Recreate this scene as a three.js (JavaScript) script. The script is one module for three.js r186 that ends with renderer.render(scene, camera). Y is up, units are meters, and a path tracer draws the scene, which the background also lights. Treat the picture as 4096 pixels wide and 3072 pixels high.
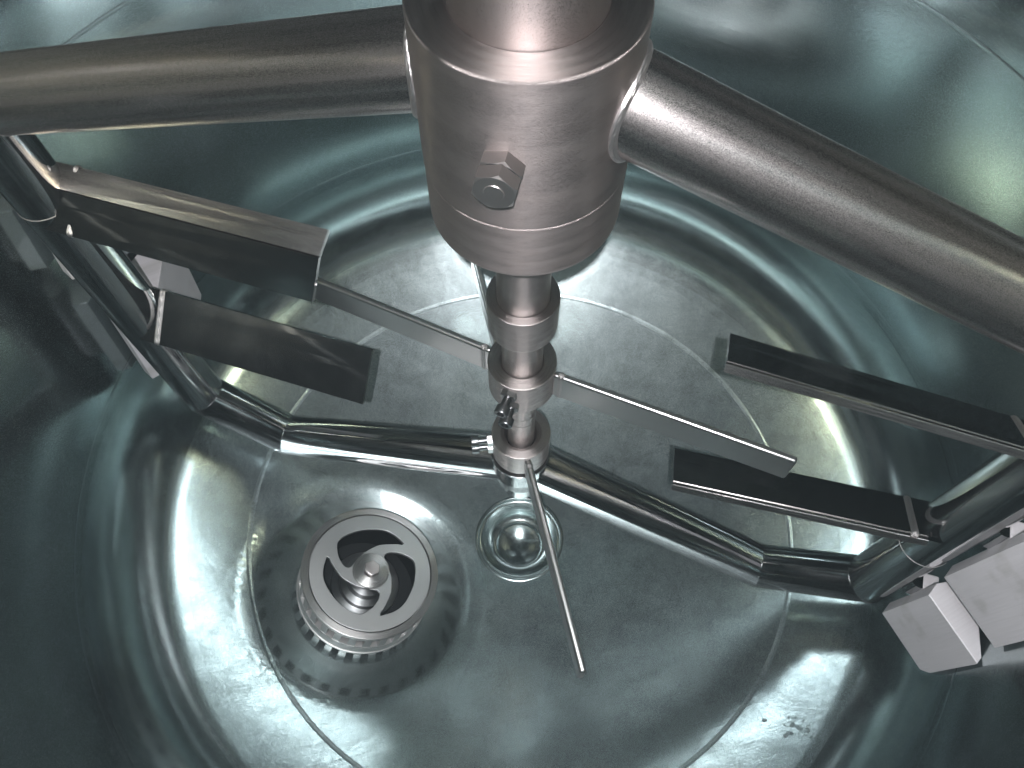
import * as THREE from 'three';
import { mergeGeometries } from 'three/addons/utils/BufferGeometryUtils.js';
import { RoundedBoxGeometry } from 'three/addons/geometries/RoundedBoxGeometry.js';
import { RectAreaLightUniformsLib } from 'three/addons/lights/RectAreaLightUniformsLib.js';

// ------------------------------------------------------------------ camera, light, exposure
const D = Math.PI / 180;
const scene = new THREE.Scene();
const camera = new THREE.PerspectiveCamera(49.48, 4 / 3, 0.02, 30);
const EYE = new THREE.Vector3(0, 1.4876, 0.4658);
camera.position.copy(EYE);
camera.rotation.set(-62.108 * D, 1.44 * D, -0.311 * D, 'YXZ');
camera.updateMatrixWorld(true);
const renderer = new THREE.WebGLRenderer();
renderer.toneMapping = THREE.LinearToneMapping;
renderer.toneMappingExposure = 1.2;
renderer.shadowMap.enabled = true;
RectAreaLightUniformsLib.init();
scene.fog = new THREE.FogExp2(new THREE.Color().setRGB(0.74, 0.92, 1.0), 0.009);       // thin fog for a milky veil
scene.background = new THREE.Color().setRGB(0.60, 0.70, 0.71);      // the dim hall seen through the open manhole

const FLASH = new THREE.Vector3(-0.008, 1.640, 0.550);
const flash = new THREE.SpotLight(new THREE.Color().setRGB(0.985, 0.97, 1.0), 4.3, 0, 58 * D, 0.6, 2);
flash.position.copy(FLASH); flash.target.position.set(0, 0.35, 0.02); flash.shadow.radius = 0.25; flash.castShadow = true;
scene.add(flash, flash.target);
const hall = new THREE.RectAreaLight(new THREE.Color().setRGB(0.88, 0.98, 1.0), 7, 1.3, 0.5);
hall.position.set(0.1, 2.75, 0.35); hall.rotation.set(-90 * D, 0, 0); scene.add(hall);
const warms = [[1.0, 2.6, 0.9], [-1.0, 2.6, 0.9]].map((p) => { const w = new THREE.RectAreaLight(new THREE.Color().setRGB(1.0, 0.84, 0.56), 150, 0.5, 0.25); w.position.set(...p); w.lookAt(0, 1.0, 0.1); scene.add(w); return w; });

// ------------------------------------------------------------------ helpers
let seed = 7;
const rnd = () => { seed = (seed * 1664525 + 1013904223) >>> 0; return seed / 4294967296; };
const V = (x, y, z) => new THREE.Vector3(x, y, z);
const used = new Map();
function numbered(n) { const k = used.get(n) || 0; used.set(n, k + 1); return k ? n + '_' + String(k).padStart(3, '0') : n; }
function part(name, geo, mat, parent, label) {
  const m = new THREE.Mesh(geo, mat); m.name = parent === scene ? numbered(name) : name; m.castShadow = m.receiveShadow = true;
  if (label) m.userData.label = label;
  parent.add(m); return m;
}
function thing(name, label, category, pos) {
  const g = new THREE.Group(); g.name = numbered(name); if (pos) g.position.copy(pos);
  if (label) g.userData.label = label;
  if (category) g.userData.category = category;
  scene.add(g); return g;
}
// lathe: sharp corners between listed points unless a point is flagged smooth by arcs; pts = [[r, y], ...] split in runs
function lathe(runs, seg = 128) {
  const gs = runs.map((run) => {
    const g = new THREE.LatheGeometry(run.map((p) => new THREE.Vector2(Math.max(p[0], 1e-5), p[1])), seg);
    return g;
  });
  return gs.length > 1 ? mergeGeometries(gs) : gs[0];
}
// outline of corner points, each chamfered a little by a rounded arc, as one smooth-shaded lathe with tight arcs
function turnedProfile(pts, bevel = 0.0012) {
  const runs = []; let prev = null;
  const P = pts.map((p) => new THREE.Vector2(p[0], p[1]));
  let start = P[0];
  for (let i = 1; i < P.length; i++) {
    let end = P[i];
    if (i < P.length - 1) {
      const a = P[i].clone().sub(P[i - 1]), b = P[i + 1].clone().sub(P[i]);
      const c = Math.min(pts[i][2] ?? bevel, a.length() * 0.45, b.length() * 0.45);
      const p0 = P[i].clone().sub(a.clone().normalize().multiplyScalar(c)), p2 = P[i].clone().add(b.clone().normalize().multiplyScalar(c));
      runs.push([[start.x, start.y], [p0.x, p0.y]]);
      const arc = [];
      const n = c > 0.004 ? 8 : 4;
      for (let k = 0; k <= n; k++) { const t = k / n, q = p0.clone().multiplyScalar((1 - t) * (1 - t)).addScaledVector(P[i], 2 * t * (1 - t)).addScaledVector(p2, t * t); arc.push([q.x, q.y]); }
      runs.push(arc); start = p2;
    } else runs.push([[start.x, start.y], [end.x, end.y]]);
  }
  return runs;
}
// tileable value noise
function makeNoise(n, s) {
  const g = new Float32Array(n * n); let q = s >>> 0;
  for (let i = 0; i < g.length; i++) { q = (q * 1664525 + 1013904223) >>> 0; g[i] = q / 4294967296; }
  return (x, y) => {
    const xi = Math.floor(x), yi = Math.floor(y); let fx = x - xi, fy = y - yi; fx = fx * fx * (3 - 2 * fx); fy = fy * fy * (3 - 2 * fy);
    const a = ((xi % n) + n) % n, b = ((yi % n) + n) % n, a1 = (a + 1) % n, b1 = (b + 1) % n;
    const p = g[b * n + a], q2 = g[b * n + a1], r = g[b1 * n + a], s2 = g[b1 * n + a1];
    return (p + (q2 - p) * fx) * (1 - fy) + (r + (s2 - r) * fx) * fy;
  };
}
const N1 = makeNoise(256, 11), N2 = makeNoise(256, 77), N3 = makeNoise(256, 303);
function fbm(N, x, y, o = 4) { let a = 0.5, s = 0, t = 0; for (let i = 0; i < o; i++) { s += a * N(x, y); t += a; x *= 2; y *= 2; a *= 0.5; } return s / t; }
// the same, repeating after one tile: fx and fy are whole numbers of cells per tile
function tile(N, u, v, fx, fy, o = 4) {
  let a = 0.5, s = 0, t = 0;
  for (let i = 0; i < o; i++) {
    const x = u * fx, y = v * fy, xi = Math.floor(x), yi = Math.floor(y); let gx = x - xi, gy = y - yi; gx = gx * gx * (3 - 2 * gx); gy = gy * gy * (3 - 2 * gy);
    const x0 = xi % fx, x1 = (xi + 1) % fx, y0 = yi % fy, y1 = (yi + 1) % fy, sh = i * 37;
    s += a * ((N(x0 + sh, y0) * (1 - gx) + N(x1 + sh, y0) * gx) * (1 - gy) + (N(x0 + sh, y1) * (1 - gx) + N(x1 + sh, y1) * gx) * gy); t += a; a *= 0.5; fx *= 2; fy *= 2;
  }
  return s / t;
}
const clamp = (x, a = 0, b = 1) => Math.min(b, Math.max(a, x));
const sstep = (a, b, x) => { const t = clamp((x - a) / (b - a)); return t * t * (3 - 2 * t); };
function tex(W, H, fn, srgb = false) {
  const d = new Uint8Array(W * H * 4);
  for (let y = 0; y < H; y++) for (let x = 0; x < W; x++) {
    const c = fn((x + 0.5) / W, (y + 0.5) / H), o = (y * W + x) * 4;
    if (typeof c === 'number') d[o] = d[o + 1] = d[o + 2] = clamp(c) * 255; else { d[o] = clamp(c[0]) * 255; d[o + 1] = clamp(c[1]) * 255; d[o + 2] = clamp(c[2]) * 255; }
    d[o + 3] = 255;
  }
  const t = new THREE.DataTexture(d, W, H, THREE.RGBAFormat); t.magFilter = THREE.LinearFilter; t.minFilter = THREE.LinearMipmapLinearFilter;
  t.wrapS = t.wrapT = THREE.RepeatWrapping; if (srgb) t.colorSpace = THREE.SRGBColorSpace; t.needsUpdate = true; return t;
}
function rep(t, x, y) { const c = t.clone(); c.repeat.set(x, y); c.needsUpdate = true; return c; }

// ------------------------------------------------------------------ the vessel's shape
const RW = 0.63, RC = 0.92, RK = 0.20;                                // wall radius, crown radius, knuckle radius of the dished bottom
const YK = RC - Math.sqrt((RC - RK) ** 2 - (RW - RK) ** 2);           // height where knuckle meets the wall
const RT = RC * (RW - RK) / (RC - RK);                                // radius where crown meets knuckle
function dishY(r) {
  if (r <= RT) return RC - Math.sqrt(RC * RC - r * r);
  const x = Math.min(r, RW) - (RW - RK);
  return YK - Math.sqrt(Math.max(0, RK * RK - x * x));
}
const RECESS = V(-0.268, 0, 0.108); RECESS.y = dishY(Math.hypot(RECESS.x, RECESS.z));
const RN = V(0, RC, 0).sub(RECESS).normalize();                       // tilt of the recess and of the mixing head in it
function recessDepth(x, y, z) {
  const dx = x - RECESS.x, dy = y - RECESS.y, dz = z - RECESS.z, al = dx * RN.x + dy * RN.y + dz * RN.z;
  const rho = Math.sqrt(Math.max(0, dx * dx + dy * dy + dz * dz - al * al));
  return [0.008 * (1 - sstep(0.130, 0.216, rho)) + 0.014 * (1 - sstep(0.116, 0.190, rho)), rho];
}
function floorPoint(r, a, out = V(0, 0, 0)) {
  let x = r * Math.cos(a), z = r * Math.sin(a), y = dishY(r);
  const [dep] = recessDepth(x, y, z);
  return out.set(x - RN.x * dep, y - RN.y * dep, z - RN.z * dep);
}
function floorSheet(r0, r1, nr, na, bent = false, depth = 0) {
  const pos = [], nor = [], uv = [], idx = [], p = V(0, 0, 0), a1 = V(0, 0, 0), a2 = V(0, 0, 0), b1 = V(0, 0, 0), b2 = V(0, 0, 0), e = 1e-3;
  for (let i = 0; i <= nr; i++) for (let j = 0; j <= na; j++) {
    const r = r0 + (r1 - r0) * (bent ? Math.sin(i / nr * Math.PI / 2) : i / nr), a = j / na * Math.PI * 2;
    floorPoint(r, a, p); floorPoint(r + e, a, a1); floorPoint(r - e, a, a2); floorPoint(r, a + e / r, b1); floorPoint(r, a - e / r, b2);
    const n = b1.sub(b2).cross(a1.sub(a2)).normalize();
    if (bent) { const x = r - (RW - RK); if (r > RT) n.set(-x / RK * Math.cos(a), (YK - p.y) / RK, -x / RK * Math.sin(a)).normalize(); }
    if (depth) { const t = i / nr, w = r1 - r0, groove = depth * (0.35 + 0.9 * fbm(N1, 40 + 5 * Math.cos(a), 40 + 5 * Math.sin(a), 3)), out = V(Math.cos(a), -n.dot(V(Math.cos(a), 0, Math.sin(a))) / n.y, Math.sin(a)).normalize(); p.addScaledVector(n, -groove * (0.5 - 0.5 * Math.cos(2 * Math.PI * t))); n.addScaledVector(out, groove * Math.PI / w * Math.sin(2 * Math.PI * t)).normalize(); }
    pos.push(p.x, p.y, p.z); nor.push(n.x, n.y, n.z); if (bent) uv.push(j / na * 3, i / nr * 0.2); else uv.push(p.x / 1.3 + 0.5, p.z / 1.3 + 0.5);
  }
  for (let i = 0; i < nr; i++) for (let j = 0; j < na; j++) { const k = i * (na + 1) + j; idx.push(k, k + 1, k + na + 1, k + 1, k + na + 2, k + na + 1); }
  const g = new THREE.BufferGeometry();
  g.setAttribute('position', new THREE.Float32BufferAttribute(pos, 3)); g.setAttribute('normal', new THREE.Float32BufferAttribute(nor, 3)); g.setAttribute('uv', new THREE.Float32BufferAttribute(uv, 2)); g.setIndex(idx);
  return g;
}

// ------------------------------------------------------------------ materials
const RU0 = (RECESS.x / 1.3 + 0.5), RV0 = (RECESS.z / 1.3 + 0.5);
const rimBand = (u, v) => { const rho = Math.hypot((u - RU0) * 1.3, (v - RV0) * 1.3 * 1.02); return Math.exp(-(((rho - 0.192) / 0.016) ** 2)); };
const floorBump = tex(2048, 2048, (u, v) => {
  const big = fbm(N1, u * 14, v * 14, 3), mid = fbm(N2, u * 60, v * 60, 3);
  const s1 = fbm(N3, (u + v) * 30, (u - v) * 700, 2), s2 = fbm(N2, (u * 0.3 + v) * 640, (u - v * 0.3) * 24, 2), s3 = N1(u * 900, v * 40);
  const rim = rimBand(u, v) * (0.3 + 0.7 * sstep(0.35, 0.7, fbm(N2, u * 20, v * 20, 2)));
  const lump = fbm(N3, u * 150, v * 210, 3);
  return 0.35 * big + 0.10 * mid + 0.013 * s1 + 0.013 * s2 + 0.004 * s3 + 0.22 * rim * lump + 0.12;
});
// polished steel crossed by a haze of fine scratches: each texel is either polished or scratched
const haze = (share, cl, r0, r0v, r1, fx, fy) => tex(1024, 1024, (u, v) => {
  const c = tile(N2, u, v, fx, fy, 4), pick = rnd();
  return [0, pick < clamp(share + cl * (c - 0.5)) ? r1 + 0.10 * rnd() : r0 + r0v * c, 0];
});
const floorRough = haze(0.27, 0.14, 0.10, 0.04, 0.50, 6, 6);
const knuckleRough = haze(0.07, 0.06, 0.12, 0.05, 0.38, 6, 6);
{ // long fine scratches
  const d = floorBump.image.data, W = 2048;
  for (let k = 0; k < 170; k++) {
    let x = rnd() * W, y = rnd() * W, a = rnd() * 6.283; const len = 30 + rnd() * rnd() * 380, dep = 3 + rnd() * 7, bend = (rnd() - 0.5) * 0.004;
    for (let t = 0; t < len; t += 0.5) {
      x += Math.cos(a) * 0.5; y += Math.sin(a) * 0.5; a += bend * 0.5; const o = ((((y | 0) + W) % W) * W + (((x | 0) + W) % W)) * 4, f = Math.sin(Math.PI * t / len);
      d[o] = d[o + 1] = d[o + 2] = Math.max(0, d[o] - dep * f * 0.5);
    }
  }
}
const seamRough = haze(0.40, 0.3, 0.16, 0.1, 0.46, 6, 6);
const floorColor = tex(1024, 1024, (u, v) => {
  const c = fbm(N3, u * 7, v * 7, 4) - 0.5, f = fbm(N1, u * 120, v * 120, 3) - 0.5, sp = sstep(0.86, 0.93, N2(u * 240, v * 240)) * 0.05;
  const k = 0.92 + 0.07 * c + 0.05 * f - sp;
  return [k * 0.97, k, k * (0.99 - 0.05 * c)];
});
const wallRough = haze(0.035, 0.06, 0.10, 0.06, 0.46, 6, 4);
const wallBump = tex(1024, 512, (u, v) => 0.7 * fbm(N3, u * 8, v * 4, 2) + 0.01 * fbm(N2, u * 40, v * 256, 2) + 0.02 * fbm(N1, u * 64, v * 32, 2));
const turnBump = tex(64, 1024, (u, v) => 0.5 + 0.4 * (fbm(N1, 3.3, v * 256, 2) - 0.5) + 0.2 * (fbm(N2, u * 4, v * 60, 2) - 0.5));
const turnRough = haze(0.62, 0.6, 0.22, 0.10, 0.48, 3, 2);
const blotch = tex(1024, 1024, (u, v) => { const a = fbm(N1, u * 8, v * 8, 5), b = fbm(N2, u * 32, v * 12, 3), c = fbm(N3, u * 200, v * 30, 2); return [0, 0.62 + 0.35 * (a - 0.5) + 0.2 * (b - 0.5) + 0.15 * (c - 0.5), 0]; });
const blotchColor = tex(512, 512, (u, v) => { const a = fbm(N2, u * 8, v * 8, 4) - 0.5, b = fbm(N3, u * 64, v * 64, 3) - 0.5; const k = 0.94 + 0.12 * a + 0.04 * b; return [k, k * (0.985 - 0.03 * a), k * (0.98 - 0.05 * a)]; });
const streak = tex(512, 1024, (u, v) => { const a = fbm(N1, u * 16, v * 8, 4), b = fbm(N2, u * 128, v * 8, 2), c = fbm(N3, u * 32, v * 64, 2); return [0, 0.5 + 0.7 * (a - 0.5) + 0.25 * (b - 0.5) + 0.2 * (c - 0.5), 0]; });
const tubeBump = tex(512, 512, (u, v) => 0.6 * tile(N1, u, v, 6, 3, 2) + 0.06 * tile(N2, u, v, 64, 3, 2));
const armRough = haze(0.42, 0.50, 0.15, 0.05, 0.35, 10, 1);
const plastic = tex(512, 512, (u, v) => { const st = sstep(0.58, 0.78, tile(N3, u, v, 3, 5, 5)), k = 0.93 + 0.14 * (tile(N1, u, v, 4, 2, 4) - 0.5) + 0.10 * (tile(N2, u, v, 128, 6, 2) - 0.5) - 0.16 * st; return [k, k * 0.99, k * (0.99 - 0.03 * st)]; });
const plasticBump = tex(512, 512, (u, v) => 0.5 * tile(N1, u, v, 6, 4, 3) + 0.12 * tile(N2, u, v, 160, 8, 2));

const metal = (rgb, rough, o = {}) => { const m = new THREE.MeshPhysicalMaterial({ metalness: 1, roughness: rough, ...o }); m.color.setRGB(...rgb); return m; };
const STEEL = [0.405, 0.457, 0.466];                                    // one steel for the whole vessel; only its polish differs
const M = {
  floor: metal(STEEL, 1.0, { map: floorColor, roughnessMap: rep(floorRough, 9, 9), bumpMap: floorBump, bumpScale: 0.0016, name: 'satin steel' }),
  seamBand: metal(STEEL, 1.0, { map: floorColor, roughnessMap: rep(seamRough, 5, 5), bumpMap: floorBump, bumpScale: 0.004, name: 'ground weld seam' }),
  wall: metal(STEEL, 1.0, { roughnessMap: rep(wallRough, 12, 5), bumpMap: wallBump, bumpScale: 0.003, map: rep(floorColor, 3, 1.5), name: 'vessel wall steel' }),
  wallSeam: metal(STEEL, 0.24, { name: 'ground wall seam' }),
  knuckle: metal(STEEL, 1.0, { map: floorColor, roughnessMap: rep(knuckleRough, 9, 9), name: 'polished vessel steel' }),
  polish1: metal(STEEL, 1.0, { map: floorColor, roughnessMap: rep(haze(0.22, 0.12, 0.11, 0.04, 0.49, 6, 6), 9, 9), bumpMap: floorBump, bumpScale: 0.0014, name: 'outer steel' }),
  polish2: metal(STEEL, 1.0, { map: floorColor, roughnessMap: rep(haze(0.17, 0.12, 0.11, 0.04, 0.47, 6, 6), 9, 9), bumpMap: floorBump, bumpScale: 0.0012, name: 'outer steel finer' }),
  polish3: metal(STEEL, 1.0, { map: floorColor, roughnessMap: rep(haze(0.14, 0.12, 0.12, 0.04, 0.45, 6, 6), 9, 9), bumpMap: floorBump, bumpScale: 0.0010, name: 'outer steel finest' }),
  turned: metal([0.39, 0.345, 0.335], 1.0, { roughnessMap: rep(turnRough, 3, 3), map: rep(blotchColor, 2, 1), bumpMap: rep(turnBump, 1, 1), bumpScale: 0.00025, anisotropy: 0.72, anisotropyRotation: Math.PI / 2, name: 'turned steel' }),
  turnedFine: metal([0.43, 0.395, 0.385], 0.85, { map: rep(blotchColor, 1, 1), roughnessMap: rep(turnRough, 2, 3), bumpMap: rep(turnBump, 1, 1), bumpScale: 0.00015, anisotropy: 0.85, anisotropyRotation: Math.PI / 2, name: 'fine turned steel' }),
  headSteel: metal([0.46, 0.455, 0.45], 0.80, { map: rep(blotchColor, 1, 1), roughnessMap: rep(turnRough, 2, 3), bumpMap: rep(turnBump, 1, 1), bumpScale: 0.00012, anisotropy: 0.8, anisotropyRotation: Math.PI / 2, name: 'turned head steel' }),
  tube: metal([0.55, 0.555, 0.56], 0.19, { roughnessMap: rep(streak, 1, 2), bumpMap: rep(tubeBump, 1, 1), bumpScale: 0.0002, name: 'polished tube' }),
  arm: metal([0.50, 0.455, 0.445], 1.0, { roughnessMap: rep(armRough, 3, 3), bumpMap: rep(tubeBump, 1, 1), bumpScale: 0.0005, name: 'satin tube' }),
  mirror: metal([0.47, 0.45, 0.445], 0.07, { bumpMap: rep(tubeBump, 1, 1), bumpScale: 0.00008, name: 'mirror polished plate' }),
  satin: metal([0.47, 0.45, 0.445], 1.0, { roughnessMap: haze(0.34, 0.7, 0.13, 0.06, 0.42, 2, 1), bumpMap: rep(tubeBump, 1, 1), bumpScale: 0.0003, name: 'satin plate' }),
  weld: metal([0.50, 0.475, 0.47], 0.42, { bumpMap: rep(tubeBump, 6, 6), bumpScale: 0.002, name: 'weld bead' }),
  bolt: metal([0.62, 0.565, 0.555], 0.36, { name: 'bolt steel' }),
  screw: metal([0.20, 0.205, 0.21], 0.34, { name: 'dark screw steel' }),
  ptfe: new THREE.MeshPhysicalMaterial({ color: 0xffffff, map: plastic, bumpMap: plasticBump, bumpScale: 0.0006, roughness: 0.42, name: 'white plastic' }),
  drain: metal([0.36, 0.41, 0.41], 0.30, { roughnessMap: rep(blotch, 2, 2), name: 'polished outlet' }),
  dark: new THREE.MeshStandardMaterial({ color: 0x15181a, roughness: 0.7, metalness: 0.3, name: 'dark housing and inner shade' }),  // lamp housings; also the shade painted inside the mixing head
};
M.ptfe.color.setRGB(0.52, 0.505, 0.52);

// ------------------------------------------------------------------ the vessel
const tank = thing('mixing_vessel'); tank.userData.kind = 'structure'; tank.userData.label = 'round stainless steel mixing vessel seen from its manhole, dished floor and curved walls';
part('floor', floorSheet(0.0795, 0.4545, 240, 720), M.floor, tank);
part('weld_seam', floorSheet(0.4545, 0.4620, 12, 480, false, 0.00034), M.seamBand, tank);
part('outer_floor', floorSheet(0.4620, 0.5260, 40, 480), M.floor, tank);
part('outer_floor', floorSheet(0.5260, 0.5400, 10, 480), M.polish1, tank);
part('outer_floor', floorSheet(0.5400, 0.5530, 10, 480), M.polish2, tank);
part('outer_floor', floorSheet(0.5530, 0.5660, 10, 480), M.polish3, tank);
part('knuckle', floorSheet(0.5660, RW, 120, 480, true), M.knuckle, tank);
const wallTop = 1.60;
{ const w = new THREE.CylinderGeometry(RW, RW, wallTop - YK, 256, 1, true); w.translate(0, (wallTop + YK) / 2, 0); part('wall', w, M.wall, tank); }
for (const [y, h] of [[YK + 0.020, 0.007], [0.815, 0.006]]) part('weld_seam', lathe([[[RW - 0.0002, y - h / 2], [RW - 0.0004, y - h / 6], [RW - 0.0004, y + h / 6], [RW - 0.0002, y + h / 2]]], 256), M.wallSeam, tank);
{ // lid with an open round manhole over the camera
  const s = new THREE.Shape(); s.absarc(0, 0, RW + 0.01, 0, Math.PI * 2); const h = new THREE.Path(); h.absarc(0, -0.33, 0.275, 0, Math.PI * 2, true); s.holes.push(h);
  const g = new THREE.ExtrudeGeometry(s, { depth: 0.006, bevelEnabled: false, curveSegments: 64 }); g.rotateX(-Math.PI / 2); g.translate(0, wallTop + 0.001, 0);
  part('lid', g, M.wall, tank);
  const k = new THREE.CylinderGeometry(0.276, 0.276, 0.08, 96, 1, true); k.translate(0, wallTop + 0.048, 0.33); part('manhole_neck', k, M.wall, tank);
}

// droplets left on the floor near the right scrapers
{
  const gs = [], drop = new THREE.SphereGeometry(1, 14, 7, 0, Math.PI * 2, 0, Math.PI / 2);
  for (let k = 0; k < 46; k++) {
    const far = k % 5 === 4, x = 0.412 + (rnd() + rnd() - 1) * (far ? 0.06 : 0.020), z = 0.333 + (rnd() + rnd() - 1) * (far ? 0.06 : 0.022), r = Math.hypot(x, z), a = Math.atan2(z, x), p = floorPoint(r, a, V(0, 0, 0));
    const n = V(0, RC, 0).sub(p).normalize(), w = 0.0010 + rnd() * rnd() * 0.0026;
    gs.push(drop.clone().scale(w * (0.8 + 0.5 * rnd()), w * 0.42, w).applyQuaternion(new THREE.Quaternion().setFromUnitVectors(V(0, 1, 0), n)).translate(p.x, p.y, p.z));
  }
  const m = part('droplets', mergeGeometries(gs), new THREE.MeshPhysicalMaterial({ color: 0xffffff, roughness: 0.04, transmission: 1, thickness: 0.002, ior: 1.34, name: 'water' }), scene);
  m.userData.label = 'small cluster of water droplets on the steel floor beside the right scrapers'; m.userData.category = 'droplets'; m.userData.kind = 'stuff';
}

// ------------------------------------------------------------------ outlet in the middle of the floor
{
  const o = thing('floor_outlet', 'round stepped drain outlet in the vessel floor straight below the shaft', 'drain');
  const yr = dishY(0.0795);
  part('outlet_ring', lathe([[[0.081, yr + 0.0004], [0.0785, yr + 0.0016], [0.0755, yr + 0.0006], [0.073, yr - 0.004]], [[0.073, yr - 0.004], [0.0705, yr - 0.0045], [0.069, yr - 0.006]], [[0.069, yr - 0.006], [0.0665, yr - 0.010], [0.060, yr - 0.0195], [0.052, yr - 0.0275], [0.046, yr - 0.031]]], 160), M.drain, o);
  const disc = []; for (let i = 0; i <= 24; i++) { const r = 0.0385 * (1 - i / 24); disc.push([r, yr - 0.040 - 0.010 * (1 - (r / 0.0385) ** 2)]); }
  part('valve_disc', lathe([[[0.046, yr - 0.031], [0.0435, yr - 0.0318], [0.0410, yr - 0.034]], [[0.0410, yr - 0.034], [0.0395, yr - 0.037], [0.0385, yr - 0.040]], disc], 160), M.drain, o);
}

// ------------------------------------------------------------------ mixing head in the recess
{
  const e1 = V(1, 0, 0).applyQuaternion(camera.quaternion); e1.addScaledVector(RN, -e1.dot(RN)).normalize();
  const e2 = RN.clone().cross(e1);
  const base = RECESS.clone();
  const hd = thing('homogenizer_head', 'round slotted steel homogenizer head with three swirl openings standing in the floor recess', 'mixing head', base);
  hd.quaternion.setFromRotationMatrix(new THREE.Matrix4().makeBasis(e1, RN, e2.clone().negate()));   // local x right, y along the axis, z towards the viewer
  const R = 0.1135, T = 0.080;
  part('rim_ring', lathe(turnedProfile([[R - 0.0005, T - 0.010], [R, T - 0.010], [R, T, 0.001], [0.1022, T, 0.0006], [0.1022, T - 0.010]], 0.0006), 160), M.headSteel, hd);
  // swirl disc
  const sh = new THREE.Shape(); sh.absarc(0, 0, 0.0998, 0, Math.PI * 2);
  const slot = [[.467, -.548], [.33, -.655], [.21, -.71], [.10, -.727], [-.01, -.72], [-.14, -.697], [-.26, -.658], [-.416, -.572], [-.51, -.477], [-.525, -.38], [-.494, -.24], [-.43, -.13], [-.385, -.085], [-.34, -.066], [-.30, -.075], [-.275, -.1], [-.21, -.2], [-.1, -.335], [.05, -.446], [.147, -.485], [.35, -.517], [.43, -.517]];
  for (let k = 0; k < 3; k++) {
    const c = new THREE.SplineCurve([...slot, slot[0]].map(([x, y]) => { const a = k * 2 * Math.PI / 3, X = (x - 0.006) * R, Y = -(y + 0.052) * R; return new THREE.Vector2(X * Math.cos(a) - Y * Math.sin(a), X * Math.sin(a) + Y * Math.cos(a)); }));
    sh.holes.push(new THREE.Path(c.getPoints(110)));
  }
  const dg = new THREE.ExtrudeGeometry(sh, { depth: 0.0056, bevelEnabled: true, bevelThickness: 0.0005, bevelSize: 0.0005, bevelSegments: 2, curveSegments: 128 });
  dg.rotateX(-Math.PI / 2); dg.translate(0, T - 0.0071, 0);
  { const p = dg.attributes.position, uv = []; for (let i = 0; i < p.count; i++) { const x = p.getX(i), z = p.getZ(i); uv.push(Math.atan2(z, x) / (2 * Math.PI), Math.hypot(x, z) * 6); } dg.setAttribute('uv', new THREE.Float32BufferAttribute(uv, 2)); }
  part('swirl_disc', dg, M.discSteel = metal([0.42, 0.425, 0.425], 0.46, { name: 'faced steel' }), hd);
  part('washer', lathe(turnedProfile([[0.0302, T - 0.001], [0.0302, T + 0.004, 0.001], [0.0150, T + 0.0065], [0.0138, T + 0.0065]], 0.0006), 96), M.headSteel, hd);
  part('centre_nut', lathe(turnedProfile([[0.0134, T + 0.004], [0.0134, T + 0.015, 0.0016], [0.0001, T + 0.0158]], 0.0006), 6), M.bolt, hd);
  // shaft of the rotor under the disc
  part('rotor_shaft', lathe(turnedProfile([[0.020, T - 0.009], [0.020, T - 0.026], [0.033, T - 0.028], [0.033, T - 0.044], [0.045, T - 0.046], [0.045, T - 0.058], [0.058, T - 0.060], [0.058, T - 0.104]], 0.0008), 96), M.rotorSteel = metal([0.24, 0.245, 0.25], 0.34, { anisotropy: 0.7, anisotropyRotation: Math.PI / 2, name: 'rotor steel' }), hd);
  part('rotor_ring', lathe(turnedProfile([[0.0870, T - 0.106], [0.0985, T - 0.106], [0.0985, T - 0.0135], [0.0870, T - 0.0135], [0.0870, T - 0.106]], 0.0008), 128), M.dark, hd);  // near-black colour puts shade behind the stator windows
  part('inner_base', lathe([[[0.0575, T - 0.088], [0.0875, T - 0.090]]], 96), M.dark, hd);  // coloured near-black too, as shade at the bottom of the head
  // stator cage: bands and the bars left between its windows, in two rows
  const cage = (name, r0, r1, y0, y1) => part(name, lathe(turnedProfile([[r1, y1], [r0, y1], [r0, y0], [r1, y0], [r1, y1]], 0.0006), 160), M.barSteel ||= metal([0.46, 0.455, 0.45], 0.66, { roughnessMap: rep(blotch, 3, 1), name: 'bar steel' }), hd);
  cage('upper_band', 0.1000, 0.1120, T - 0.0155, T - 0.0102);
  cage('middle_band', 0.1000, 0.1122, T - 0.0745, T - 0.0480);
  part('flange', lathe(turnedProfile([[0.100, T - 0.0747], [0.1138, T - 0.0747, 0.0008], [0.1138, T - 0.0800, 0.0008], [0.100, T - 0.0800]].reverse(), 0.0008), 160), M.barSteel, hd);
  cage('lower_band', 0.1000, 0.1120, T - 0.1300, T - 0.1100);
  const bar = (y0, y1, a0, a1, r0, r1) => {
    const s = new THREE.Shape(); s.absarc(0, 0, r1, a0, a1, false); s.absarc(0, 0, r0, a1, a0, true);
    const g = new THREE.ExtrudeGeometry(s, { depth: y1 - y0, bevelEnabled: false, curveSegments: 6 }); g.rotateX(-Math.PI / 2); g.translate(0, y0, 0); return g;
  };
  const n = 28, step = 2 * Math.PI / n, b1 = bar(T - 0.0479, T - 0.0156, -step * 0.245, step * 0.245, 0.1002, 0.1118), b2 = bar(T - 0.1099, T - 0.0801, -step * 0.24, step * 0.24, 0.1002, 0.1116);
  for (let i = 0; i < n; i++) { const m = part('stator_bar', b1, M.barSteel, hd); m.rotation.y = (i + 0.38) * step; const q = part('stator_bar', b2, M.barSteel, hd); q.rotation.y = (i + 0.1) * step; }
}

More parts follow.
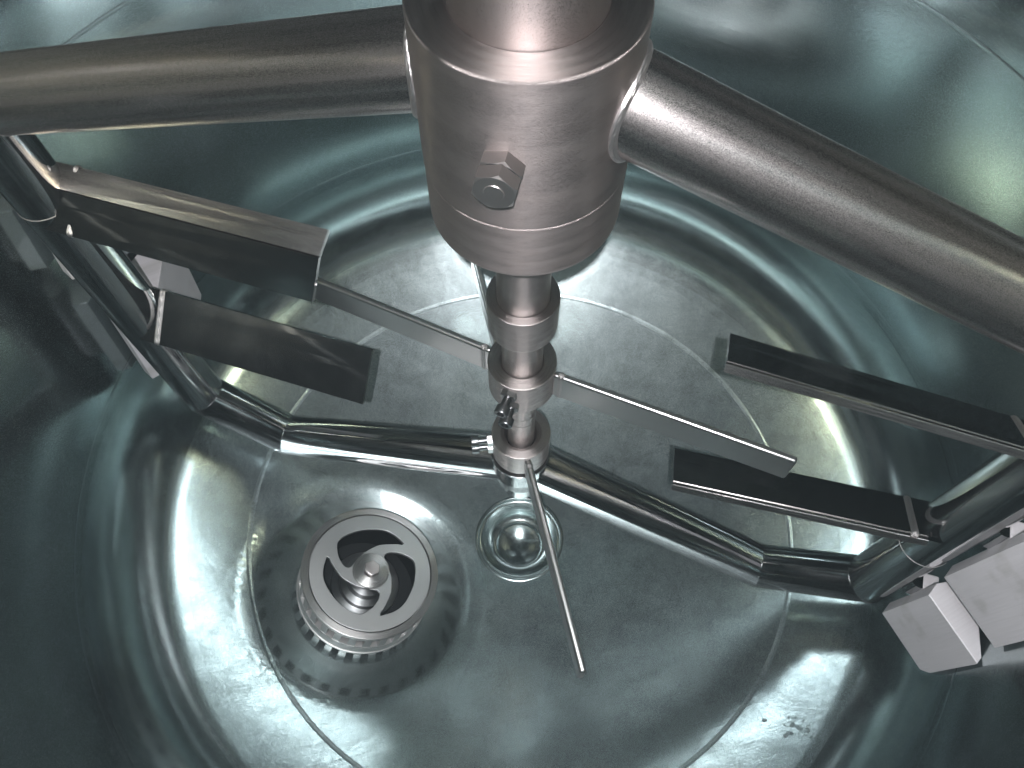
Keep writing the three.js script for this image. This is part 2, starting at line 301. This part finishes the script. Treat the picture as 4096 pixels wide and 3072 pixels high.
// ------------------------------------------------------------------ anchor agitator (outer shaft, hub, frame, paddles, scrapers)
const PHI = 15.5 * D, H = V(Math.cos(PHI), 0, Math.sin(PHI)), NN = V(-Math.sin(PHI), 0, Math.cos(PHI));
const L = (rho, y, n = 0) => V(H.x * rho + NN.x * n, y, H.z * rho + NN.z * n);       // frame plane: radius, height, towards the viewer
const ag = thing('anchor_agitator', 'large steel anchor agitator with thick hub, two sloping tube arms, paddles and white scrapers', 'agitator');
part('outer_shaft', lathe([[[0.0528, 1.1300], [0.0528, 1.78]]], 160), M.turned, ag);
part('hub', lathe(turnedProfile([[0.079, 1.0005], [0.080, 1.0005, 0.0005], [0.080, 1.1367, 0.0016], [0.0532, 1.1367, 0.001], [0.0532, 1.120]], 0.001), 192), M.turned, ag);
part('hub_cap', lathe(turnedProfile([[0.0268, 0.962], [0.0272, 0.9375], [0.0795, 0.9375, 0.007], [0.0795, 0.9985, 0.0012], [0.0775, 0.9993]], 0.001), 192), M.turned, ag);

function mitreSegment(pPrev, p0, p1, pNext, r, seg = 48, vOff = 0) {
  const d = p1.clone().sub(p0).normalize(), dPrev = pPrev ? p0.clone().sub(pPrev).normalize() : d, dNext = pNext ? pNext.clone().sub(p1).normalize() : d;
  const n0 = d.clone().add(dPrev).normalize(), n1 = d.clone().add(dNext).normalize();
  const side = NN.clone(), up = side.clone().cross(d).normalize(), len = p0.distanceTo(p1), pos = [], nor = [], uv = [], idx = [], K = 24;
  for (let i = 0; i <= K; i++) for (let j = 0; j <= seg; j++) {
    const a = j / seg * Math.PI * 2, o = side.clone().multiplyScalar(Math.cos(a)).addScaledVector(up, Math.sin(a)), q = o.clone().multiplyScalar(r);
    const A = p0.clone().add(q), B = p1.clone().add(q);
    A.addScaledVector(d, -A.clone().sub(p0).dot(n0) / d.dot(n0)); B.addScaledVector(d, -B.clone().sub(p1).dot(n1) / d.dot(n1));
    A.lerp(B, i / K); pos.push(A.x, A.y, A.z); nor.push(o.x, o.y, o.z); uv.push(j / seg, vOff + len * i / K * 2);
  }
  for (let i = 0; i < K; i++) for (let j = 0; j < seg; j++) { const k = i * (seg + 1) + j; idx.push(k, k + seg + 1, k + 1, k + 1, k + seg + 1, k + seg + 2); }
  const g = new THREE.BufferGeometry(); g.setAttribute('position', new THREE.Float32BufferAttribute(pos, 3)); g.setAttribute('normal', new THREE.Float32BufferAttribute(nor, 3)); g.setAttribute('uv', new THREE.Float32BufferAttribute(uv, 2)); g.setIndex(idx);
  return g;
}
function mitreBead(pPrev, p, pNext, r, bead) {
  const d0 = p.clone().sub(pPrev).normalize(), d1 = pNext.clone().sub(p).normalize(), n = d0.clone().add(d1).normalize(), up = NN.clone().cross(d0).normalize(), pts = [];
  for (let j = 0; j < 40; j++) { const a = j / 40 * Math.PI * 2, q = NN.clone().multiplyScalar(Math.cos(a) * r).addScaledVector(up, Math.sin(a) * r), A = p.clone().add(q); A.addScaledVector(d0, -A.clone().sub(p).dot(n) / d0.dot(n)); pts.push(A); }
  return new THREE.TubeGeometry(new THREE.CatmullRomCurve3(pts, true), 80, bead, 8, true);
}
// where an arm meets the hub: a bead along the line of intersection
function hubBead(sgn, y0, slope, r, Rh, bead) {
  const dir = L(sgn, -slope * 1).normalize(), up = NN.clone().cross(dir).normalize(), o = V(0, y0, 0), pts = [];
  for (let j = 0; j < 48; j++) {
    const a = j / 48 * Math.PI * 2, q = o.clone().addScaledVector(NN, Math.cos(a) * r).addScaledVector(up, Math.sin(a) * r);
    const A = dir.x ** 2 + dir.z ** 2, B = q.x * dir.x + q.z * dir.z, C = q.x ** 2 + q.z ** 2 - Rh * Rh, t = (-B + Math.sqrt(B * B - A * C)) / A;
    pts.push(q.addScaledVector(dir, t + 0.0005));
  }
  return new THREE.TubeGeometry(new THREE.CatmullRomCurve3(pts, true), 120, bead, 10, true);
}
const rT = 0.0335, rA = 0.0370;
const SL = 0.342, Y0 = 1.0935;
for (const s of [-1, 1]) {
  const out = s < 0 ? 0.572 : 0.537;
  const P = s < 0
    ? [L(-0.045, Y0 - SL * 0.045), L(-out, Y0 - SL * out), L(-0.534, 0.285), L(-0.406, 0.203), L(-0.012, 0.372)]
    : [L(0.045, Y0 - SL * 0.045), L(out, Y0 - SL * out), L(0.524, 0.285), L(0.384, 0.214), L(0.012, 0.374)];
  part('arm', mitreSegment(null, P[0], P[1], P[2], rA), M.arm, ag);
  part('leg', mitreSegment(P[0], P[1], P[2], P[3], rT), M.tube, ag);
  part('corner_tube', mitreSegment(P[1], P[2], P[3], P[4], rT), M.tube, ag);
  part('bottom_tube', mitreSegment(P[2], P[3], P[4], null, rT), M.tube, ag);
  part('weld_bead', hubBead(s, Y0, SL, rA, 0.0792, 0.0042), M.weld, ag);
  part('weld_bead', mitreBead(P[0], P[1], P[2], rA, 0.0012), M.tube, ag);
  part('weld_bead', mitreBead(P[1], P[2], P[3], rT, 0.0005), M.tube, ag);
  part('weld_bead', mitreBead(P[2], P[3], P[4], rT, 0.0005), M.tube, ag);
  // ring welds along the tubes
  const ringAt = (a, b, t, r) => { const p = a.clone().lerp(b, t), d = b.clone().sub(a).normalize(); const g = new THREE.TorusGeometry(r, 0.0008, 8, 64); g.applyQuaternion(new THREE.Quaternion().setFromUnitVectors(V(0, 0, 1), d)); g.translate(p.x, p.y, p.z); return g; };
  part('weld_bead', ringAt(P[0], P[1], s < 0 ? 0.905 : 0.86, rA - 0.0002), M.weld, ag);
  part('weld_bead', ringAt(P[1], P[2], s < 0 ? 0.235 : 0.70, rT - 0.0002), M.weld, ag);
}
part('bottom_bearing', lathe(turnedProfile([[0.0215, 0.4090], [0.0425, 0.4090, 0.0016], [0.0425, 0.372], [0.0400, 0.345], [0.0290, 0.335], [0.0275, 0.285, 0.002], [0.0180, 0.2840]].reverse(), 0.001), 128), M.tube, ag);

// paddles: flat plates from their four corners
function platePrism(cs, th, bend = 0) {         // cs: inner back, outer back, outer front, inner front
  const [ib, ob, of_, if_] = cs, nrm = ob.clone().sub(ib).cross(if_.clone().sub(ib)).normalize(); if (nrm.y < 0) nrm.negate();
  const rows = [];
  const T = [0, 0.36, 1], B = [0, bend, 0];
  for (let i = 0; i < 3; i++) rows.push([ib.clone().lerp(if_, T[i]).addScaledVector(nrm, B[i]), ob.clone().lerp(of_, T[i]).addScaledVector(nrm, B[i])]);
  const pos = [], uv = []; const quad = (a, b, c, d) => { for (const p of [a, b, c, a, c, d]) pos.push(p.x, p.y, p.z); uv.push(0, 0, 1, 0, 1, 1, 0, 0, 1, 1, 0, 1); };
  const up = nrm.clone().multiplyScalar(th / 2), dn = nrm.clone().multiplyScalar(-th / 2), A = (p, o) => p.clone().add(o);
  for (let i = 0; i < 2; i++) {
    quad(A(rows[i][0], up), A(rows[i][1], up), A(rows[i + 1][1], up), A(rows[i + 1][0], up));
    quad(A(rows[i][0], dn), A(rows[i + 1][0], dn), A(rows[i + 1][1], dn), A(rows[i][1], dn));
    for (const k of [0, 1]) quad(A(rows[i][k], up), A(rows[i][k], dn), A(rows[i + 1][k], dn), A(rows[i + 1][k], up));
  }
  for (const i of [0, 2]) quad(A(rows[i][0], up), A(rows[i][1], up), A(rows[i][1], dn), A(rows[i][0], dn));
  const g = new THREE.BufferGeometry(); g.setAttribute('position', new THREE.Float32BufferAttribute(pos, 3)); g.setAttribute('uv', new THREE.Float32BufferAttribute(uv, 2)); g.computeVertexNormals(); return g;
}
const mixed = (a, b, t) => a.clone().lerp(b, t);
const ext = (a, b, rho) => { const ra = a.dot(H), rb = b.dot(H); return a.clone().lerp(b, (rho - ra) / (rb - ra)); };
function paddle(name, ib, ob, of_, if_, end, label, bend) {
  const A = ib, B = ext(ib, ob, end), C = ext(if_, of_, end), E = if_;
  if (bend) {                                        // satin upper strip, added and tilted to stand in for a bright reflection
    const up = B.clone().sub(A).cross(E.clone().sub(A)).normalize(); if (up.y < 0) up.negate();
    const f0 = mixed(A, E, 0.36).addScaledVector(up, bend), f1 = mixed(B, C, 0.36).addScaledVector(up, bend), g = f0.clone().sub(A).normalize().multiplyScalar(0.0004);
    part(name, platePrism([f0, f1, C, E], 0.0062), M.mirror, ag, label);
    part('added_glint_strip', platePrism([A, B, f1.clone().sub(g), f0.clone().sub(g)], 0.0062), M.satin, ag);
  } else part(name, platePrism([A, B, C, E], 0.0062), M.mirror, ag, label);
  const m = ext(ib, ob, end - Math.sign(end) * 0.035).lerp(ext(if_, of_, end - Math.sign(end) * 0.035), 0.5);
  const e = ext(ib, ob, end).sub(ext(if_, of_, end)); const g = new THREE.CapsuleGeometry(0.0055, e.length() * 0.92, 4, 12); g.applyQuaternion(new THREE.Quaternion().setFromUnitVectors(V(0, 1, 0), e.normalize())); g.translate(m.x, m.y, m.z);
  part('weld_bead', g, M.weld, ag);
}
paddle('paddle', L(-0.222, 0.785, -0.028), L(-0.538, 0.788, -0.028), L(-0.49, 0.738, 0.03), L(-0.228, 0.731, 0.03), -0.555, 'upper left paddle', 0.009);
paddle('paddle', L(-0.211, 0.543, -0.026), L(-0.531, 0.556, -0.026), L(-0.525, 0.506, 0.03), L(-0.211, 0.492, 0.03), -0.545, 'lower left paddle', 0);
paddle('paddle', L(0.2065, 0.7765, -0.025), L(0.502, 0.7515, -0.025), L(0.475, 0.790, 0.026), L(0.205, 0.8096, 0.026), 0.525, 'upper right paddle', 0);
paddle('paddle', L(0.2015, 0.477, -0.03), L(0.491, 0.514, -0.03), L(0.50, 0.55, 0.03), L(0.206, 0.511, 0.03), 0.52, 'lower right paddle', 0);

// satin strips added along the near edge of the right paddles to brighten it
for (const [f0, f1, end] of [[L(0.205, 0.8096, 0.026), L(0.475, 0.790, 0.026), 0.50], [L(0.206, 0.511, 0.03), L(0.50, 0.55, 0.03), 0.50]]) {
  const g1 = ext(f0, f1, end), d = L(0, -0.0065, 0.0042), o = L(0, 0.0012, 0.0034);
  part('added_glint_strip', platePrism([f0.clone().add(o), g1.clone().add(o), g1.clone().add(o).add(d), f0.clone().add(o).add(d)], 0.0026), M.satin, ag);
}

// scrapers: white wedges that run from the leg to the wall
function scraper(s, y0, y1, dn, prof) {
  const sh = new THREE.Shape(prof.map(([r, n]) => new THREE.Vector2(r, n)));
  const g = new THREE.ExtrudeGeometry(sh, { depth: y1 - y0 - 0.003, bevelEnabled: true, bevelThickness: 0.0015, bevelSize: 0.0012, bevelOffset: -0.0012, bevelSegments: 2 });
  { const p = g.attributes.position, uv = []; for (let i = 0; i < p.count; i++) { const rr = p.getX(i), n = p.getY(i), y = y0 + 0.0015 + p.getZ(i), q = L(s * rr, y, s * (n - 0.012 * (y1 - y) / (y1 - y0))); p.setXYZ(i, q.x, q.y, q.z); uv.push((rr + n) * 5, y * 4); } g.setAttribute('uv', new THREE.Float32BufferAttribute(uv, 2)); g.computeVertexNormals(); }
  part('scraper', g, M.ptfe, ag, 'white plastic scraper blade');
  const lug = new RoundedBoxGeometry(0.020, (y1 - y0) * 0.28, 0.030, 2, 0.002); lug.rotateY(-PHI); const c = L(s * 0.573, (y0 * 0.42 + y1 * 0.58), s * 0.022); lug.translate(c.x, c.y, c.z);
  part('scraper_lug', lug, M.ptfe, ag);
  const clip = new THREE.CylinderGeometry(0.013, 0.013, (y1 - y0) * 0.22, 24); const e = L(s * 0.560, (y0 * 0.40 + y1 * 0.60), s * 0.016); clip.translate(e.x, e.y, e.z);
  part('scraper_clip', clip, M.tube, ag);
}
const wedge = [[0.553, 0.052], [0.562, 0.034], [0.590, 0.020], [0.612, 0.044], [0.6200, 0.112], [0.6150, 0.121]], longWedge = [[0.556, 0.052], [0.600, -0.004], [0.618, 0.004], [0.622, 0.060], [0.606, 0.158], [0.598, 0.162]];
scraper(1, 0.275, 0.43, 0, wedge); scraper(1, 0.47, 0.66, 0, wedge); scraper(-1, 0.33, 0.50, 0, longWedge); scraper(-1, 0.60, 0.70, 0, [[0.556, 0.040], [0.600, -0.004], [0.618, 0.004], [0.622, 0.046], [0.606, 0.060]]);

// hex bolts and screws: local y points out of the hub
const hex = (r, h, ch = 0.0015) => { const g = new THREE.CylinderGeometry(r, r, h, 6, 1); return g.toNonIndexed(); };
function chamferHex(r, h) {                      // hexagon with a turned chamfer on the outer face
  const pts = [], pos = [], n = 6, ri = r * 0.90, c = r * 0.07, tri = (a, b, d) => { for (const p of [a, b, d]) pos.push(...p); };
  const K = 10, P = (a, rr, y) => [rr * Math.cos(a), y, rr * Math.sin(a)], edge = (f) => r * Math.cos(Math.PI / 6) / Math.cos(f - Math.PI / 6);
  for (let i = 0; i < n; i++) for (let k = 0; k < K; k++) {
    const f0 = k / K * Math.PI / 3, f1 = (k + 1) / K * Math.PI / 3, a0 = i * Math.PI / 3 + f0, a1 = i * Math.PI / 3 + f1, e0 = edge(f0), e1 = edge(f1), y0 = h - (e0 - ri * 0.955) * 0.5, y1 = h - (e1 - ri * 0.955) * 0.5;
    tri(P(a0, e0, 0), P(a0, e0, y0), P(a1, e1, y1)); tri(P(a0, e0, 0), P(a1, e1, y1), P(a1, e1, 0));
    const ci = ri * 0.955; tri(P(a0, e0, y0), P(a0, ci, h), P(a1, ci, h)); tri(P(a0, e0, y0), P(a1, ci, h), P(a1, e1, y1));
    tri(P(a0, ci, h), [0, h, 0], P(a1, ci, h));
  }
  const g = new THREE.BufferGeometry(); g.setAttribute('position', new THREE.Float32BufferAttribute(pos, 3)); g.setAttribute('uv', new THREE.Float32BufferAttribute(new Float32Array(pos.length / 3 * 2), 2)); g.computeVertexNormals(); return g;
}
function outward(m, az, y, R, spin = 0) { const d = V(Math.cos(az), 0, Math.sin(az)); m.position.set(d.x * R, y, d.z * R); m.quaternion.setFromUnitVectors(V(0, 1, 0), d).multiply(new THREE.Quaternion().setFromAxisAngle(V(0, 1, 0), spin)); return m; }
{
  const az = 101.5 * D, y = 1.064;
  outward(part('lock_nut', chamferHex(0.0168, 0.0115), M.bolt, ag), az, y, 0.0788, 0.05);
  const b = outward(part('bolt_head', chamferHex(0.0166, 0.0112), M.bolt, ag), az, y, 0.0915, 0.12);
  const w = new THREE.CylinderGeometry(0.0142, 0.0142, 0.0014, 40); w.translate(0, 0, 0); outward(part('bolt_collar', w, M.screw, ag), az, y, 0.0909);
  const f = new THREE.CylinderGeometry(0.0068, 0.0072, 0.0006, 32); f.translate(0, 0.01145, 0); part('bolt_stamp', f, M.bolt, b);
}

// ------------------------------------------------------------------ inner shaft with its two impellers
const im = thing('impeller_shaft', 'slim central steel shaft below the hub with a collar and two-bladed impellers', 'mixer shaft');
part('shaft', lathe([[[0.0266, 0.775], [0.0266, 0.97]]], 128), M.turnedFine, im);
part('collar', lathe(turnedProfile([[0.0240, 0.7400], [0.0340, 0.7400, 0.003], [0.0366, 0.7470], [0.0369, 0.7885, 0.0006], [0.0372, 0.7890, 0.0003], [0.0369, 0.7978, 0.0012], [0.0272, 0.7978, 0.001], [0.0268, 0.7925]], 0.0008), 160), M.turnedFine, im);
part('lower_shaft', lathe([[[0.0232, 0.630], [0.0232, 0.745]]], 128), M.turnedFine, im);
part('impeller_hub', lathe(turnedProfile([[0.0215, 0.6115], [0.0394, 0.6115, 0.0014], [0.0394, 0.6663, 0.0014], [0.0248, 0.6663, 0.0012], [0.0236, 0.660]], 0.001), 160), M.turnedFine, im);
part('sleeve', lathe([[[0.0188, 0.5250], [0.0188, 0.5425]], [[0.0185, 0.5427], [0.0185, 0.5437]], [[0.0188, 0.5440], [0.0188, 0.6120]]], 128), M.turnedFine, im);
part('shaft_tip', lathe(turnedProfile([[0.0190, 0.5245], [0.0178, 0.5240], [0.0178, 0.452], [0.0100, 0.450]].reverse(), 0.0008), 128), M.turnedFine, im);
part('impeller_hub', lathe(turnedProfile([[0.0200, 0.4180], [0.0397, 0.4180, 0.0014], [0.0397, 0.4700, 0.0014], [0.0275, 0.4700, 0.001], [0.0225, 0.4660, 0.0005], [0.0205, 0.4600]], 0.001), 160), M.turnedFine, im);
function blade(az, y0, y1, len, th, R0, mat) {
  const g = new RoundedBoxGeometry(len - R0, y1 - y0, th, 4, th * 0.42); g.translate((len + R0) / 2, (y0 + y1) / 2, 0); g.rotateY(-az); part('blade', g, mat, im);
  const w = new THREE.CapsuleGeometry(0.0052, (y1 - y0) * 0.86, 4, 12); w.translate(R0 + 0.0095, (y0 + y1) / 2, 0); w.rotateY(-az); part('weld_bead', w, M.weld, im);
}
const bladeSteel = metal([0.50, 0.49, 0.485], 0.30, { bumpMap: rep(tubeBump, 1, 1), bumpScale: 0.0001, name: 'polished blade' });
blade(21.2 * D, 0.6145, 0.6625, 0.318, 0.0085, 0.0385, bladeSteel);
blade(-156.2 * D, 0.6145, 0.6625, 0.318, 0.0085, 0.0385, bladeSteel);
blade(75.7 * D, 0.4210, 0.4660, 0.316, 0.0090, 0.0385, bladeSteel);
blade(-104.3 * D, 0.4210, 0.4660, 0.316, 0.0090, 0.0385, bladeSteel);
function setScrew(az, y, R, tilt = 0) {
  const d = az * D;
  const nut = outward(part('lock_nut', chamferHex(0.0096, 0.0070), M.screwNut ||= metal([0.36, 0.355, 0.355], 0.36, { name: 'nut steel' }), im), d, y, R - 0.0006, 0.3);
  const th = []; for (let i = 0; i <= 28; i++) th.push(new THREE.Vector2(i % 2 ? 0.0045 : 0.0051, 0.005 + i * 0.00050)); outward(part('screw_thread', new THREE.LatheGeometry(th, 24), M.screw, im), d, y, R);
  const hd = lathe([[[0.0050, 0.0180], [0.0078, 0.0180]], [[0.0078, 0.0180], [0.0083, 0.0186], [0.0083, 0.0268], [0.0076, 0.0282]], [[0.0076, 0.0282], [0.0044, 0.0282]], [[0.0044, 0.0282], [0.0044, 0.0230]], [[0.0044, 0.0230], [0.0001, 0.0225]]], 40);
  outward(part('screw_head', hd, M.screw, im), d, y, R);
}
setScrew(110, 0.6535, 0.0394); setScrew(106, 0.6280, 0.0394);
setScrew(172, 0.4555, 0.0397); setScrew(172, 0.4345, 0.0397);

// ------------------------------------------------------------------ lamps outside the frame
{
  const ph = thing('flash_lamp', 'small square lamp held at the manhole above the shaft', 'lamp', FLASH);
  const b = new RoundedBoxGeometry(0.03, 0.03, 0.006, 3, 0.002); part('lamp_housing', b, M.dark, ph);
  ph.lookAt(0, 0.35, 0.02); ph.translateZ(-0.012);
  const e = new THREE.MeshStandardMaterial({ color: 0xffffff, emissive: 0xfff2ee, emissiveIntensity: 3 }); const d = new THREE.CircleGeometry(0.005, 24); d.translate(0, 0, 0.0034); part('flash_light', d, e, ph);
  for (const [l, w, h, n] of [[hall, 1.3, 0.5, 'ceiling_lamp'], ...warms.map((w) => [w, 0.5, 0.25, 'warm_lamp'])]) {
    const t = thing(n, n === 'warm_lamp' ? `small warm lamp panel above the vessel on the ${l.position.x > 0 ? 'right' : 'left'}` : 'long pale lamp panel on the ceiling above the manhole', 'lamp', l.position);
    t.quaternion.copy(l.quaternion);
    const box = new THREE.BoxGeometry(w + 0.04, h + 0.04, 0.04); box.translate(0, 0, 0.03); part('lamp_housing', box, M.dark, t);
    const em = new THREE.MeshStandardMaterial({ color: 0xffffff, emissive: l.color, emissiveIntensity: 1.0 }); const pl = new THREE.PlaneGeometry(w, h); pl.rotateY(Math.PI); pl.translate(0, 0, 0.006); part('lamp_panel', pl, em, t);
  }
}
renderer.render(scene, camera);
